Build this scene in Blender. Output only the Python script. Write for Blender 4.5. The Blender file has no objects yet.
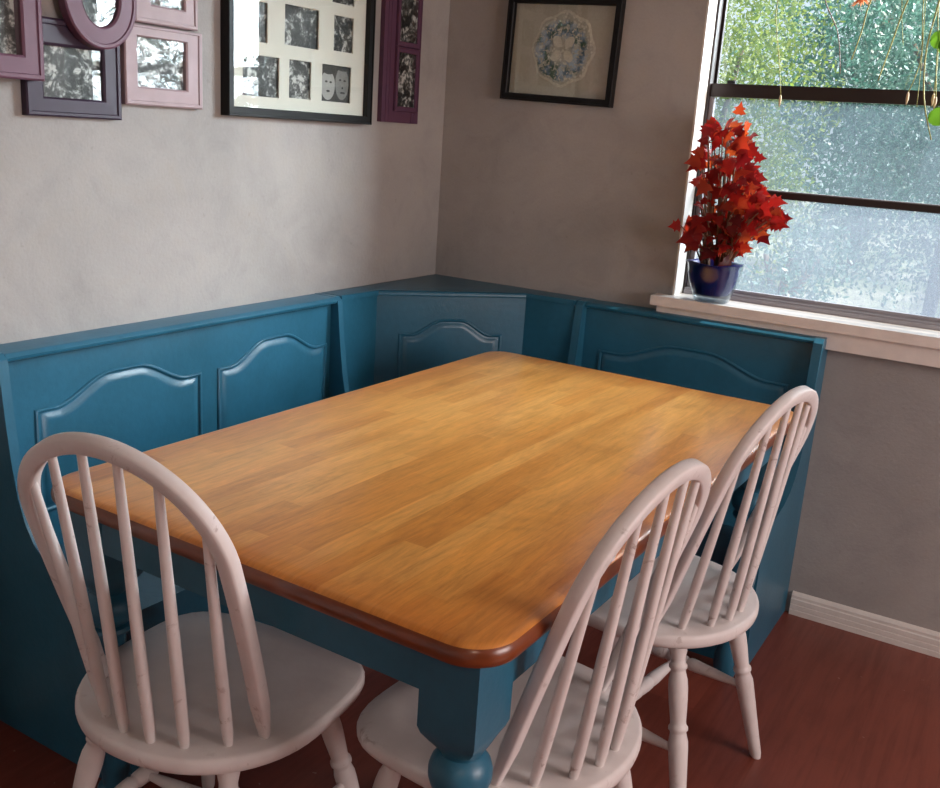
import bpy, bmesh, math, random
from math import sin, cos, pi, tan, sqrt
from mathutils import Vector, Matrix
random.seed(7)
scene = bpy.context.scene
COL = scene.collection

# ------------------------------------------------------------------ materials
def sc(h):
    """sRGB 0-255 triple -> linear"""
    out = []
    for c in h:
        c = c / 255.0
        out.append(c / 12.92 if c <= 0.04045 else ((c + 0.055) / 1.055) ** 2.4)
    return (out[0], out[1], out[2], 1.0)

class NT:
    def __init__(s, name):
        s.m = bpy.data.materials.new(name); s.m.use_nodes = True
        s.t = s.m.node_tree; s.t.nodes.clear()
        s.out = s.n('ShaderNodeOutputMaterial')
    def n(s, typ, **kw):
        nd = s.t.nodes.new(typ)
        for k, v in kw.items():
            if k.startswith('i_'):
                key = k[2:].replace('_', ' ')
                nd.inputs[key].default_value = v
            else:
                setattr(nd, k, v)
        return nd
    def l(s, a, b): s.t.links.new(a, b)
    def coord(s, scale=(1, 1, 1), loc=(0, 0, 0), rot=(0, 0, 0), kind='Object'):
        tc = s.n('ShaderNodeTexCoord'); mp = s.n('ShaderNodeMapping')
        mp.inputs['Scale'].default_value = scale; mp.inputs['Location'].default_value = loc
        mp.inputs['Rotation'].default_value = rot
        s.l(tc.outputs[kind], mp.inputs['Vector']); return mp.outputs['Vector']
    def noise(s, vec, scale, detail=4, rough=.55, dist=0.0):
        nz = s.n('ShaderNodeTexNoise'); nz.inputs['Scale'].default_value = scale
        nz.inputs['Detail'].default_value = detail; nz.inputs['Roughness'].default_value = rough
        nz.inputs['Distortion'].default_value = dist
        s.l(vec, nz.inputs['Vector']); return nz.outputs['Fac']
    def ramp(s, fac, stops, interp='LINEAR'):
        r = s.n('ShaderNodeValToRGB'); r.color_ramp.interpolation = interp
        els = r.color_ramp.elements
        while len(els) < len(stops): els.new(0.5)
        for e, (p, c) in zip(els, stops): e.position = p; e.color = c if len(c) == 4 else (*c, 1)
        s.l(fac, r.inputs['Fac']); return r.outputs['Color']
    def mix(s, fac, a, b, mode='MIX'):
        m = s.n('ShaderNodeMix', data_type='RGBA', blend_type=mode)
        for sock, v in ((m.inputs[0], fac), (m.inputs[6], a), (m.inputs[7], b)):
            if hasattr(v, 'node'): s.l(v, sock)
            else: sock.default_value = v
        return m.outputs[2]
    def bsdf(s, color, rough=.5, spec=.5, bump=None, bump_d=.002, **kw):
        b = s.n('ShaderNodeBsdfPrincipled')
        for sock, v in ((b.inputs['Base Color'], color), (b.inputs['Roughness'], rough)):
            if hasattr(v, 'node'): s.l(v, sock)
            else: sock.default_value = v
        b.inputs['Specular IOR Level'].default_value = spec
        for k, v in kw.items(): b.inputs[k.replace('_', ' ')].default_value = v
        if bump is not None:
            bp = s.n('ShaderNodeBump'); bp.inputs['Distance'].default_value = bump_d
            bp.inputs['Strength'].default_value = 1.0
            s.l(bump, bp.inputs['Height']); s.l(bp.outputs['Normal'], b.inputs['Normal'])
        return b.outputs['BSDF']
    def done(s, sh): s.l(sh, s.out.inputs['Surface']); return s.m

def m_wall(name, base, dark, light):
    t = NT(name); v = t.coord()
    a = t.noise(v, 1.6, 5, .6, .4); b = t.noise(v, 7, 6, .65, .8); c = t.noise(v, 130, 3, .6)
    col = t.ramp(a, [(.3, sc(dark)), (.52, sc(base)), (.75, sc(light))])
    blot = t.ramp(b, [(.3, (.90, .90, .90)), (.5, (1, 1, 1)), (.68, (1.0, .985, .95))])
    col = t.mix(.9, col, blot, 'MULTIPLY')
    fine = t.ramp(c, [(.25, (.92, .92, .92)), (.6, (1, 1, 1))])
    col = t.mix(.6, col, fine, 'MULTIPLY')
    sp = t.ramp(t.noise(v, 48, 2, .5), [(.70, (1, 1, 1)), (.76, (.72, .70, .68))])
    col = t.mix(.35, col, sp, 'MULTIPLY')
    h = t.mix(.6, t.noise(v, 90, 4, .6), b)
    return t.done(t.bsdf(col, .62, .35, h, .0022))
M = {}
M['wall'] = m_wall('painted_plaster', (162, 158, 155), (145, 142, 140), (176, 172, 168))
M['ceiling'] = m_wall('ceiling_paint', (205, 200, 192), (198, 193, 186), (212, 208, 200))

def m_teal(name='teal_paint', c0=(33, 88, 110), c1=(43, 104, 131)):
    t = NT(name); v = t.coord()
    a = t.noise(v, 3.5, 5, .6, .3); b = t.noise(v, 60, 4, .6)
    col = t.ramp(a, [(.3, sc(c0)), (.7, sc(c1))])
    col = t.mix(.5, col, t.ramp(b, [(.3, (.86, .88, .88)), (.6, (1, 1, 1))]), 'MULTIPLY')
    return t.done(t.bsdf(col, .36, .5, b, .0006))
M['teal'] = m_teal()

def m_white_chair():
    t = NT('distressed_white_paint'); v = t.coord()
    a = t.noise(v, 8, 4, .6); b = t.noise(v, 22, 6, .7, .6)
    col = t.ramp(a, [(.3, sc((210, 201, 199))), (.7, sc((226, 219, 217)))])
    geo = t.n('ShaderNodeNewGeometry')
    edge = t.ramp(geo.outputs['Pointiness'], [(.52, (0, 0, 0)), (.60, (1, 1, 1))])
    wear = t.ramp(b, [(.60, (0, 0, 0)), (.66, (1, 1, 1))])
    f = t.mix(1.0, edge, wear, 'MULTIPLY')
    col = t.mix(f, col, sc((110, 66, 40)))
    sp = t.ramp(b, [(.735, (0, 0, 0)), (.76, (1, 1, 1))])
    col = t.mix(t.mix(.6, (0, 0, 0, 1), sp), col, sc((135, 100, 78)))
    return t.done(t.bsdf(col, .46, .45, t.noise(v, 40, 4, .6), .0006))
M['chair'] = m_white_chair()

def m_tabletop():
    t = NT('butcher_block'); v = t.coord(rot=(0, 0, pi / 2))
    br = t.n('ShaderNodeTexBrick'); br.offset = .37; br.offset_frequency = 2; br.squash = 1.35; br.squash_frequency = 3
    br.inputs['Scale'].default_value = 1; br.inputs['Mortar Size'].default_value = .0004
    br.inputs['Brick Width'].default_value = .34; br.inputs['Row Height'].default_value = .043
    br.inputs['Color1'].default_value = (0, 0, 0, 1); br.inputs['Color2'].default_value = (1, 1, 1, 1)
    br.inputs['Mortar'].default_value = (.35, .35, .35, 1); br.inputs['Bias'].default_value = 0
    t.l(v, br.inputs['Vector'])
    stave = t.ramp(br.outputs['Color'], [(0, sc((212, 142, 64))), (.35, sc((226, 160, 78))), (.7, sc((234, 172, 92))), (1, sc((218, 151, 72)))])
    st2 = t.noise(t.coord((34, 4.5, 1)), 1.0, 7, .72, 1.2)
    stave = t.mix(.9, stave, t.ramp(st2, [(.30, (.80, .70, .56)), (.45, (1.0, .98, .93)), (.56, (1.12, 1.10, 1.05)), (.70, (1.24, 1.24, 1.18))]), 'MULTIPLY')
    g = t.noise(t.coord((150, 9, 20)), 1.0, 6, .7, .5)
    grain = t.ramp(g, [(.3, (.80, .74, .66)), (.52, (1, 1, 1)), (.75, (1.07, 1.05, 1.0))])
    col = t.mix(.85, stave, grain, 'MULTIPLY')
    bl = t.noise(t.coord((2.2, 1.4, 1)), 2.2, 5, .62, .8)
    blot = t.ramp(bl, [(.28, (.74, .66, .56)), (.5, (1, 1, 1)), (.72, (1.08, 1.06, 1.02))])
    col = t.mix(.75, col, blot, 'MULTIPLY')
    fl = t.noise(t.coord((46, 9, 1)), 1.0, 5, .7, .6)
    col = t.mix(.5, col, t.ramp(fl, [(.45, (1, 1, 1)), (.75, (.82, .72, .58))]), 'MULTIPLY')
    # the stain gathers towards the rim of the slab
    tc = t.n('ShaderNodeTexCoord'); sx = t.n('ShaderNodeSeparateXYZ'); t.l(tc.outputs['Object'], sx.inputs[0])
    def edge(sock, half):
        ab = t.n('ShaderNodeMath', operation='ABSOLUTE'); t.l(sock, ab.inputs[0])
        mr = t.n('ShaderNodeMapRange', interpolation_type='SMOOTHSTEP'); mr.inputs['From Min'].default_value = half - .17; mr.inputs['From Max'].default_value = half - .005
        t.l(ab.outputs[0], mr.inputs['Value']); return mr.outputs[0]
    mx = t.n('ShaderNodeMath', operation='MAXIMUM'); t.l(edge(sx.outputs[0], .472), mx.inputs[0]); t.l(edge(sx.outputs[1], .796), mx.inputs[1])
    mm = t.n('ShaderNodeMath', operation='MULTIPLY'); t.l(mx.outputs[0], mm.inputs[0]); mm.inputs[1].default_value = .75
    col = t.mix(mm.outputs[0], col, t.mix(1, col, (.72, .52, .38, 1), 'MULTIPLY'))
    return t.done(t.bsdf(col, .285, .5, None, .0004, Coat_Weight=.3, Coat_Roughness=.28))
M['tabletop'] = m_tabletop()
def m_edge():
    t = NT('dark_stained_edge')
    g = t.noise(t.coord((18, 3, 60)), 1, 5, .6)
    col = t.ramp(g, [(.3, sc((94, 42, 18))), (.7, sc((126, 62, 28)))])
    return t.done(t.bsdf(col, .3, .5, g, .0004, Coat_Weight=.3, Coat_Roughness=.2))
M['table_edge'] = m_edge()

def m_floor():
    t = NT('red_brown_plank_floor'); v = t.coord(rot=(0, 0, pi / 2))
    br = t.n('ShaderNodeTexBrick'); br.offset = .43; br.inputs['Scale'].default_value = 1
    br.inputs['Mortar Size'].default_value = .0012; br.inputs['Brick Width'].default_value = 1.25; br.inputs['Row Height'].default_value = .19
    br.inputs['Color1'].default_value = (0, 0, 0, 1); br.inputs['Color2'].default_value = (1, 1, 1, 1); br.inputs['Mortar'].default_value = (.1, .1, .1, 1)
    t.l(v, br.inputs['Vector'])
    base = t.ramp(br.outputs['Color'], [(0, sc((118, 60, 47))), (1, sc((138, 74, 60)))])
    g = t.noise(t.coord((40, 3, 1)), 1, 6, .7, .7)
    col = t.mix(.8, base, t.ramp(g, [(.3, (.70, .62, .60)), (.55, (1, 1, 1)), (.75, (1.12, 1.05, 1.0))]), 'MULTIPLY')
    b = t.noise(t.coord(), 3.0, 5, .6)
    col = t.mix(.7, col, t.ramp(b, [(.3, (.78, .72, .70)), (.6, (1.05, 1.0, 1.0))]), 'MULTIPLY')
    sp = t.ramp(t.noise(t.coord(), 55, 2, .5), [(.74, (0, 0, 0)), (.77, (1, 1, 1))])
    col = t.mix(t.mix(.5, (0, 0, 0, 1), sp), col, sc((170, 150, 140)))
    rr = t.ramp(g, [(.3, (.42, .42, .42)), (.7, (.30, .30, .30))])
    return t.done(t.bsdf(col, rr, .5, g, .0005))
M['floor'] = m_floor()

def m_plain(name, c, rough=.5, spec=.5, metal=0.0, var=.12, sc_=20, **kw):
    t = NT(name); v = t.coord()
    f = t.noise(v, sc_, 4, .6)
    k = 1 - var
    col = t.mix(1.0, sc(c), t.ramp(f, [(.3, (k, k, k)), (.7, (1, 1, 1))]), 'MULTIPLY')
    return t.done(t.bsdf(col, rough, spec, None, .001, Metallic=metal, **kw))
M['white_trim'] = m_plain('white_gloss_trim', (226, 220, 214), .4)
M['sill'] = m_plain('white_sill_paint', (228, 219, 212), .42)
M['bronze'] = m_plain('bronze_aluminium', (52, 42, 40), .4, .5, .4)
M['screen_alu'] = m_plain('grey_window_channel', (150, 146, 150), .5, .5, .1)
M['black_frame'] = m_plain('black_picture_frame', (12, 11, 12), .5, .3)
M['mauve'] = m_plain('mauve_frame_paint', (108, 72, 92), .5)
M['dark_purple'] = m_plain('dark_purple_frame_paint', (48, 30, 54), .5)
M['silver_mauve'] = m_plain('silvery_mauve_frame_paint', (164, 143, 148), .5)
M['plum'] = m_plain('plum_frame_paint', (88, 54, 78), .55)
M['mat'] = m_plain('white_mat_board', (232, 230, 220), .85, .2, 0, .03)
M['mat_edge'] = m_plain('mat_bevel', (250, 248, 240), .85, .2, 0, .02)
M['linen'] = m_plain('linen_backing', (186, 178, 164), .9, .2, 0, .1, 120)
M['pot'] = m_plain('cobalt_glaze', (20, 22, 104), .3, .4, 0, .25, 9)
M['soil'] = m_plain('potting_soil', (50, 34, 26), .95, .1, 0, .5, 90)
M['stem'] = m_plain('brown_green_stem', (120, 82, 60), .55)
M['cord'] = m_plain('cord', (196, 188, 160), .7)
M['tassel'] = m_plain('tassel', (214, 190, 150), .6)
M['strand'] = m_plain('dry_strand', (176, 172, 96), .6, .4, 0, .35, 8)
M['basket'] = m_plain('woven_basket', (120, 84, 50), .8)
M['brass'] = m_plain('brass', (170, 130, 70), .3, .5, .9)
M['dark_metal'] = m_plain('dark_metal', (60, 58, 60), .35, .5, .8)

def schlick(t, f0=.045):
    lw = t.n('ShaderNodeLayerWeight'); pw = t.n('ShaderNodeMath', operation='POWER'); pw.inputs[1].default_value = 5
    lw.inputs['Blend'].default_value = .5
    t.l(lw.outputs['Facing'], pw.inputs[0]); mr = t.n('ShaderNodeMapRange'); t.l(pw.outputs[0], mr.inputs['Value'])
    mr.inputs['To Min'].default_value = f0; mr.inputs['To Max'].default_value = 1; return mr.outputs[0]
def m_glass(name, haze=0.0, hcol=(200, 205, 205), streak=False, gloss=.08):
    t = NT(name)
    tr = t.n('ShaderNodeBsdfTransparent'); tr.inputs['Color'].default_value = (.97, .985, .98, 1)
    gl = t.n('ShaderNodeBsdfGlossy'); gl.inputs['Roughness'].default_value = .02
    mx = t.n('ShaderNodeMixShader'); t.l(schlick(t), mx.inputs[0]); t.l(tr.outputs[0], mx.inputs[1]); t.l(gl.outputs[0], mx.inputs[2])
    res = mx.outputs[0]
    if haze > 0:
        d = t.n('ShaderNodeBsdfTranslucent'); d.inputs['Color'].default_value = sc(hcol)
        v = t.coord()
        n1 = t.noise(v, 2.3, 5, .65, .6)
        n2 = t.noise(t.coord((9, 9, 1.2), rot=(0, .35, 0)), 2.0, 5, .7, .3)
        n3 = t.noise(v, 150, 3, .7)
        a = t.ramp(n1, [(.3, (haze * .6,) * 3), (.7, (min(1, haze * 1.25),) * 3)])
        b = t.ramp(n2, [(.35, (.75, .75, .75)), (.65, (1.1, 1.1, 1.1))])
        c = t.ramp(n3, [(.35, (.8, .8, .8)), (.6, (1, 1, 1)), (.68, (1.5, 1.5, 1.5))])
        f = t.mix(1, t.mix(1, a, b, 'MULTIPLY'), c, 'MULTIPLY')
        m2 = t.n('ShaderNodeMixShader'); t.l(f, m2.inputs[0]); t.l(res, m2.inputs[1]); t.l(d.outputs[0], m2.inputs[2])
        res = m2.outputs[0]
    return t.done(res)
M['glass'] = m_glass('picture_glass')
M['pane_clear'] = m_glass('window_glass', .03, (120, 135, 135))
M['pane_dirty'] = m_glass('dusty_window_glass', .36, (82, 90, 96))
M['pane_dirtier'] = m_glass('dusty_lower_glass', .50, (104, 108, 116))
def m_clear_plastic():
    t = NT('clear_plastic')
    tr = t.n('ShaderNodeBsdfTransparent'); tr.inputs['Color'].default_value = (.86, .9, .92, 1)
    gl = t.n('ShaderNodeBsdfGlossy'); gl.inputs['Roughness'].default_value = .08
    mx = t.n('ShaderNodeMixShader'); t.l(schlick(t, .06), mx.inputs[0]); t.l(tr.outputs[0], mx.inputs[1]); t.l(gl.outputs[0], mx.inputs[2])
    return t.done(mx.outputs[0])
M['clear_plastic'] = m_clear_plastic()

def m_leaf(name, cols, trans, rough=.45, scale=14, tw=.5):
    t = NT(name); v = t.coord()
    f = t.noise(v, scale, 3, .6)
    ge = t.n('ShaderNodeNewGeometry'); mm = t.n('ShaderNodeMix'); mm.inputs[0].default_value = .6
    t.l(f, mm.inputs[2]); t.l(ge.outputs['Random Per Island'], mm.inputs[3]); f = mm.outputs[0]
    col = t.ramp(f, [(.2 + .6 * i / (len(cols) - 1), sc(c)) for i, c in enumerate(cols)])
    b = t.bsdf(col, rough, .4)
    tr = t.n('ShaderNodeBsdfTranslucent')
    tcol = t.ramp(f, [(.2 + .6 * i / (len(trans) - 1), sc(c)) for i, c in enumerate(trans)])
    t.l(tcol, tr.inputs['Color'])
    mx = t.n('ShaderNodeMixShader'); mx.inputs[0].default_value = tw
    t.l(b, mx.inputs[1]); t.l(tr.outputs[0], mx.inputs[2]); return t.done(mx.outputs[0])
M['red_leaf'] = m_leaf('red_leaf', [(70, 14, 18), (140, 28, 28), (120, 22, 34)], [(120, 16, 18), (176, 30, 22), (206, 84, 34)], .35, 11, .5)
M['green_leaf'] = m_leaf('green_leaf', [(50, 90, 24), (80, 120, 34)], [(80, 116, 26), (100, 132, 36)], .4, 10, .5)
M['bloom'] = m_leaf('dry_bloom', [(170, 90, 50), (200, 110, 70)], [(230, 130, 80), (240, 160, 110)], .7, 20, .5)
M['tree_yellow'] = m_leaf('yellow_green_leaves', [(40, 70, 24), (80, 106, 34), (118, 134, 50)], [(90, 116, 34), (124, 142, 50), (150, 156, 80)], .5, 3, .55)
M['tree_teal'] = m_leaf('blue_green_leaves', [(20, 58, 50), (44, 92, 80), (100, 138, 124)], [(36, 92, 74), (70, 124, 104), (120, 156, 140)], .35, 3, .45)
M['tree_mid'] = m_leaf('mid_green_leaves', [(32, 62, 30), (56, 88, 44), (84, 110, 62)], [(62, 98, 44), (86, 118, 60), (110, 132, 84)], .4, 3, .5)
M['bark'] = m_plain('bark', (96, 80, 66), .9, .2, 0, .4, 12)
def m_ground():
    t = NT('dry_lawn'); v = t.coord()
    a = t.noise(v, .7, 5, .6); b = t.noise(v, 14, 5, .7)
    col = t.ramp(a, [(.35, sc((52, 66, 40))), (.5, sc((84, 90, 70))), (.62, sc((112, 110, 100)))])
    col = t.mix(.6, col, t.ramp(b, [(.35, (.7, .75, .65)), (.6, (1, 1, 1))]), 'MULTIPLY')
    return t.done(t.bsdf(col, .9, .2))
M['ground'] = m_ground()
M['siding'] = m_plain('exterior_siding', (150, 140, 130), .8)

def m_photo(seed, warm=0.0, sc_=28):
    t = NT('black_and_white_print'); v = t.coord(loc=(seed * 3.1, seed * 1.7, seed * .9))
    a = t.noise(v, sc_, 5, .6, .9); b = t.noise(v, sc_ * 3.2, 4, .6)
    f = t.mix(.3, a, b)
    col = t.ramp(f, [(.40, (.008, .008, .009)), (.48, (.03, .03, .03)), (.53, (.16, .16, .155)), (.58, (.6, .6, .58))])
    return t.done(t.bsdf(col, .4, .4))
PH = [m_photo(i * 1.37 + .3) for i in range(8)]
M['print_skin'] = m_plain('print_skin_grey', (140, 139, 137), .45, .4, 0, .25, 60)
M['print_dark'] = m_plain('print_dark_grey', (28, 28, 30), .45, .4, 0, .3, 60)
M['print_mid'] = m_plain('print_mid_grey', (62, 61, 60), .45, .4, 0, .4, 50)
M['print_light'] = m_plain('print_light_grey', (176, 175, 172), .45, .4, 0, .1, 60)
def m_lace():
    t = NT('embroidered_lace'); tc = t.n('ShaderNodeTexCoord')
    v = tc.outputs['Object']
    w = t.n('ShaderNodeTexVoronoi'); w.feature = 'F1'; w.inputs['Scale'].default_value = 95; t.l(v, w.inputs['Vector'])
    n = t.noise(v, 85, 3, .6, .6)
    col = t.ramp(w.outputs['Distance'], [(.2, sc((214, 208, 194))), (.5, sc((176, 172, 160)))])
    # flower ring in blue and green, cream heart in the middle
    ln = t.n('ShaderNodeVectorMath', operation='LENGTH'); t.l(v, ln.inputs[0])
    ring = t.ramp(ln.outputs['Value'], [(.030, (0, 0, 0)), (.052, (1, 1, 1)), (.088, (1, 1, 1)), (.098, (0, 0, 0))])
    pat = t.ramp(n, [(.44, (0, 0, 0)), (.5, (1, 1, 1))])
    green = t.ramp(t.noise(v, 30, 3, .5), [(.40, sc((76, 100, 84))), (.5, sc((104, 124, 142))), (.6, sc((160, 174, 192)))])
    col = t.mix(t.mix(1, ring, pat, 'MULTIPLY'), col, green)
    return t.done(t.bsdf(col, .9, .1, w.outputs['Distance'], .002))
M['lace'] = m_lace()
M['lace_cream'] = m_plain('cream_lace', (214, 208, 192), .9, .1, 0, .25, 110)

# ------------------------------------------------------------------ mesh helpers
def link(o, parent=None):
    COL.objects.link(o)
    if parent is not None: o.parent = parent
    return o
def mesh_obj(name, bm, mats, parent=None, smooth=False, angle=None, loc=None):
    me = bpy.data.meshes.new(name)
    bmesh.ops.remove_doubles(bm, verts=bm.verts, dist=1e-6)
    bmesh.ops.recalc_face_normals(bm, faces=bm.faces)
    bm.to_mesh(me); bm.free()
    for m in (mats if isinstance(mats, (list, tuple)) else [mats]): me.materials.append(m)
    if smooth:
        me.polygons.foreach_set('use_smooth', [True] * len(me.polygons))
        if angle is not None: me.set_sharp_from_angle(angle=math.radians(angle))
    o = bpy.data.objects.new(name, me)
    if loc: o.location = loc
    return link(o, parent)
def tag(o, label=None, cat=None, group=None, kind=None):
    if label: o['label'] = label
    if cat: o['category'] = cat
    if group: o['group'] = group
    if kind: o['kind'] = kind
    return o
def empty(name, loc=(0, 0, 0), rz=0.0):
    o = bpy.data.objects.new(name, None); o.location = loc; o.rotation_euler = (0, 0, rz); o.empty_display_size = .1
    return link(o)
def copy_tree(o, parent=None):
    c = o.copy(); COL.objects.link(c)
    if parent is not None: c.parent = parent
    for ch in list(o.children): copy_tree(ch, c)
    return c
def bevel(bm, w, seg=2, ang=30):
    es = [e for e in bm.edges if len(e.link_faces) == 2 and e.calc_face_angle(0) > math.radians(ang)]
    bmesh.ops.bevel(bm, geom=es, offset=w, segments=seg, affect='EDGES', profile=.5, clamp_overlap=True)
def box_in(bm, x0, x1, y0, y1, z0, z1, mat=0):
    vs = [bm.verts.new((x, y, z)) for z in (z0, z1) for (x, y) in ((x0, y0), (x1, y0), (x1, y1), (x0, y1))]
    for idx in ((3, 2, 1, 0), (4, 5, 6, 7), (0, 1, 5, 4), (1, 2, 6, 5), (2, 3, 7, 6), (3, 0, 4, 7)):
        f = bm.faces.new([vs[i] for i in idx]); f.material_index = mat
    return vs
def box(x0, x1, y0, y1, z0, z1, bev=0.0, seg=2):
    bm = bmesh.new(); box_in(bm, x0, x1, y0, y1, z0, z1)
    if bev: bevel(bm, bev, seg)
    return bm
def prism(poly, h0, h1, axis='z', bev=0.0, seg=2, bev_caps=True):
    """extrude the closed outline poly (2D) from h0 to h1 along axis"""
    bm = bmesh.new()
    def P(a, b, h):
        return {'z': (a, b, h), 'y': (a, h, b), 'x': (h, a, b)}[axis]
    lo = [bm.verts.new(P(a, b, h0)) for a, b in poly]; hi = [bm.verts.new(P(a, b, h1)) for a, b in poly]
    bm.faces.new(lo[::-1]); bm.faces.new(hi); n = len(poly)
    for i in range(n): bm.faces.new((lo[i], lo[(i + 1) % n], hi[(i + 1) % n], hi[i]))
    if bev:
        rim = [e for e in bm.edges if (e.verts[0] in lo) == (e.verts[1] in lo)]
        bmesh.ops.bevel(bm, geom=rim, offset=bev, segments=seg, affect='EDGES', profile=.5, clamp_overlap=True)
    return bm
def lathe_in(bm, prof, seg=24, M4=None, cap=True):
    rings = []
    for r, z in prof:
        rings.append([bm.verts.new((r * cos(2 * pi * k / seg), r * sin(2 * pi * k / seg), z)) for k in range(seg)])
    for a, b in zip(rings, rings[1:]):
        for k in range(seg): bm.faces.new((a[k], a[(k + 1) % seg], b[(k + 1) % seg], b[k]))
    if cap:
        bm.faces.new(rings[0][::-1]); bm.faces.new(rings[-1])
    if M4 is not None:
        for rg in rings:
            for v in rg: v.co = M4 @ v.co
def aim(p, q):
    """matrix taking local z axis from p towards q"""
    p, q = Vector(p), Vector(q); d = (q - p).normalized()
    return Matrix.Translation(p) @ d.to_track_quat('Z', 'Y').to_matrix().to_4x4()
def sweep_in(bm, pts, rad, seg=8, close=False, cap=True, flat=None):
    """tube through pts; rad a number or list; flat=(a,b) gives a rectangular section using normal frame"""
    pts = [Vector(p) for p in pts]; n = len(pts)
    rad = rad if isinstance(rad, (list, tuple)) else [rad] * n
    prev = None; rings = []
    for i, p in enumerate(pts):
        tdir = (pts[min(i + 1, n - 1)] - pts[max(i - 1, 0)]).normalized()
        if prev is None:
            up = Vector((0, 0, 1)) if abs(tdir.z) < .95 else Vector((1, 0, 0))
            u = (up - up.dot(tdir) * tdir).normalized()
        else:
            u = (prev - prev.dot(tdir) * tdir).normalized()
        w = tdir.cross(u); prev = u
        rings.append([bm.verts.new(p + (u * cos(2 * pi * k / seg) + w * sin(2 * pi * k / seg)) * rad[i]) for k in range(seg)])
    for a, b in zip(rings, rings[1:]):
        for k in range(seg): bm.faces.new((a[k], a[(k + 1) % seg], b[(k + 1) % seg], b[k]))
    if cap: bm.faces.new(rings[0][::-1]); bm.faces.new(rings[-1])

# ------------------------------------------------------------------ the room
RX, FY, CZ = 4.2, -4.6, 2.45      # right wall, front wall (behind the camera), ceiling
WX0, WX1, WZ0, WZ1 = .895, 2.05, .937, 2.12
WALL_T = .15
tag(mesh_obj('floor', box(-.12, RX + .12, FY - .12, WALL_T, -.1, 0), M['floor']), 'red-brown wood plank floor', 'floor', kind='structure')
tag(mesh_obj('ceiling', box(-.12, RX + .12, FY - .12, WALL_T, CZ, CZ + .1), M['ceiling']), 'off-white ceiling above the dining corner', 'ceiling', kind='structure')
tag(mesh_obj('wall_left', box(-.12, 0, FY - .12, WALL_T, 0, CZ), M['wall']), 'mottled greige plaster wall with the picture frames', 'wall', kind='structure')
tag(mesh_obj('wall_front', box(0, RX, FY - .12, FY, 0, CZ), M['wall']), 'greige wall behind the viewer', 'wall', kind='structure')
bm = bmesh.new()
box_in(bm, 0, WX0, 0, WALL_T, 0, CZ); box_in(bm, WX1, RX + .12, 0, WALL_T, 0, CZ)
box_in(bm, WX0, WX1, 0, WALL_T, 0, WZ0 - .036); box_in(bm, WX0, WX1, 0, WALL_T, WZ1, CZ)
tag(mesh_obj('wall_back', bm, M['wall']), 'greige plaster wall with the window and the framed doily', 'wall', kind='structure')
W2 = (-2.3, -.7, .85, 2.1)  # side opening made up to bring fill light into the room
bm = bmesh.new()
box_in(bm, RX, RX + .12, FY, W2[0], 0, CZ); box_in(bm, RX, RX + .12, W2[1], 0, 0, CZ)
box_in(bm, RX, RX + .12, W2[0], W2[1], 0, W2[2]); box_in(bm, RX, RX + .12, W2[0], W2[1], W2[3], CZ)
tag(mesh_obj('wall_right', bm, M['wall']), 'greige wall on the side with an added opening for fill light', 'wall', kind='structure')
bm = bmesh.new()
for a, b, c, d in ((W2[0], W2[1], W2[2], W2[2] + .04), (W2[0], W2[1], W2[3] - .04, W2[3]), (W2[0], W2[0] + .04, W2[2] + .04, W2[3] - .04), (W2[1] - .04, W2[1], W2[2] + .04, W2[3] - .04)):
    box_in(bm, RX + .03, RX + .07, a, b, c, d)
tag(mesh_obj('fill_window', bm, M['bronze']), 'frame of the made-up fill-light opening in the side wall', 'window', kind='structure')

# baseboards (fluted profile)
def baseboard(name, x0, x1):
    prof = [(0, 0), (-.014, 0), (-.014, .016), (-.012, .018), (-.014, .020), (-.014, .034), (-.012, .036), (-.014, .038), (-.014, .052), (-.0115, .055), (-.0115, .064), (-.008, .070), (-.003, .074), (0, .074)]
    bm = bmesh.new()
    a = [bm.verts.new((x0, y, z)) for y, z in prof]; b = [bm.verts.new((x1, y, z)) for y, z in prof]
    for i in range(len(prof) - 1): bm.faces.new((a[i], a[i + 1], b[i + 1], b[i]))
    bm.faces.new(a); bm.faces.new(b[::-1])
    return mesh_obj(name, bm, M['white_trim'])
tag(baseboard('baseboard_back', 1.40, RX), 'white fluted baseboard under the window wall', 'baseboard', kind='structure')
bm = box(0, .014, FY, -1.80, 0, .074)
tag(mesh_obj('baseboard_left', bm, M['white_trim']), 'white baseboard along the left wall beyond the bench', 'baseboard', kind='structure')

# window: bronze aluminium, single hung
win = tag(empty('window_1', (WX0, .09, WZ0)), 'dark bronze single-hung window with a dusty lower sash', 'window', kind='structure')
def wpart(name, boxes, mat, bev=.0015):
    bm = bmesh.new()
    for (x0, x1, y0, y1, z0, z1) in boxes: box_in(bm, x0 - WX0, x1 - WX0, y0 - .09, y1 - .09, z0 - WZ0, z1 - WZ0)
    if bev: bevel(bm, bev, 1)
    return mesh_obj(name, bm, mat, win)
wpart('window_frame', [(WX0, WX0 + .012, .075, .135, WZ0, WZ1), (WX1 - .012, WX1, .075, .135, WZ0, WZ1), (WX0 + .012, WX1 - .012, .075, .135, WZ1 - .03, WZ1)], M['bronze'])
wpart('sill_channel', [(WX0 + .012, WX1 - .012, .068, .135, WZ0, WZ0 + .013), (WX0 + .012, WX1 - .012, .074, .080, WZ0 + .013, WZ0 + .019), (WX0 + .012, WX1 - .012, .084, .135, WZ0 + .013, WZ0 + .020)], M['screen_alu'])
zr = 1.562
wpart('meeting_rail', [(WX0 + .012, WX1 - .012, .088, .112, zr - .018, zr + .020)], M['bronze'])
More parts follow.
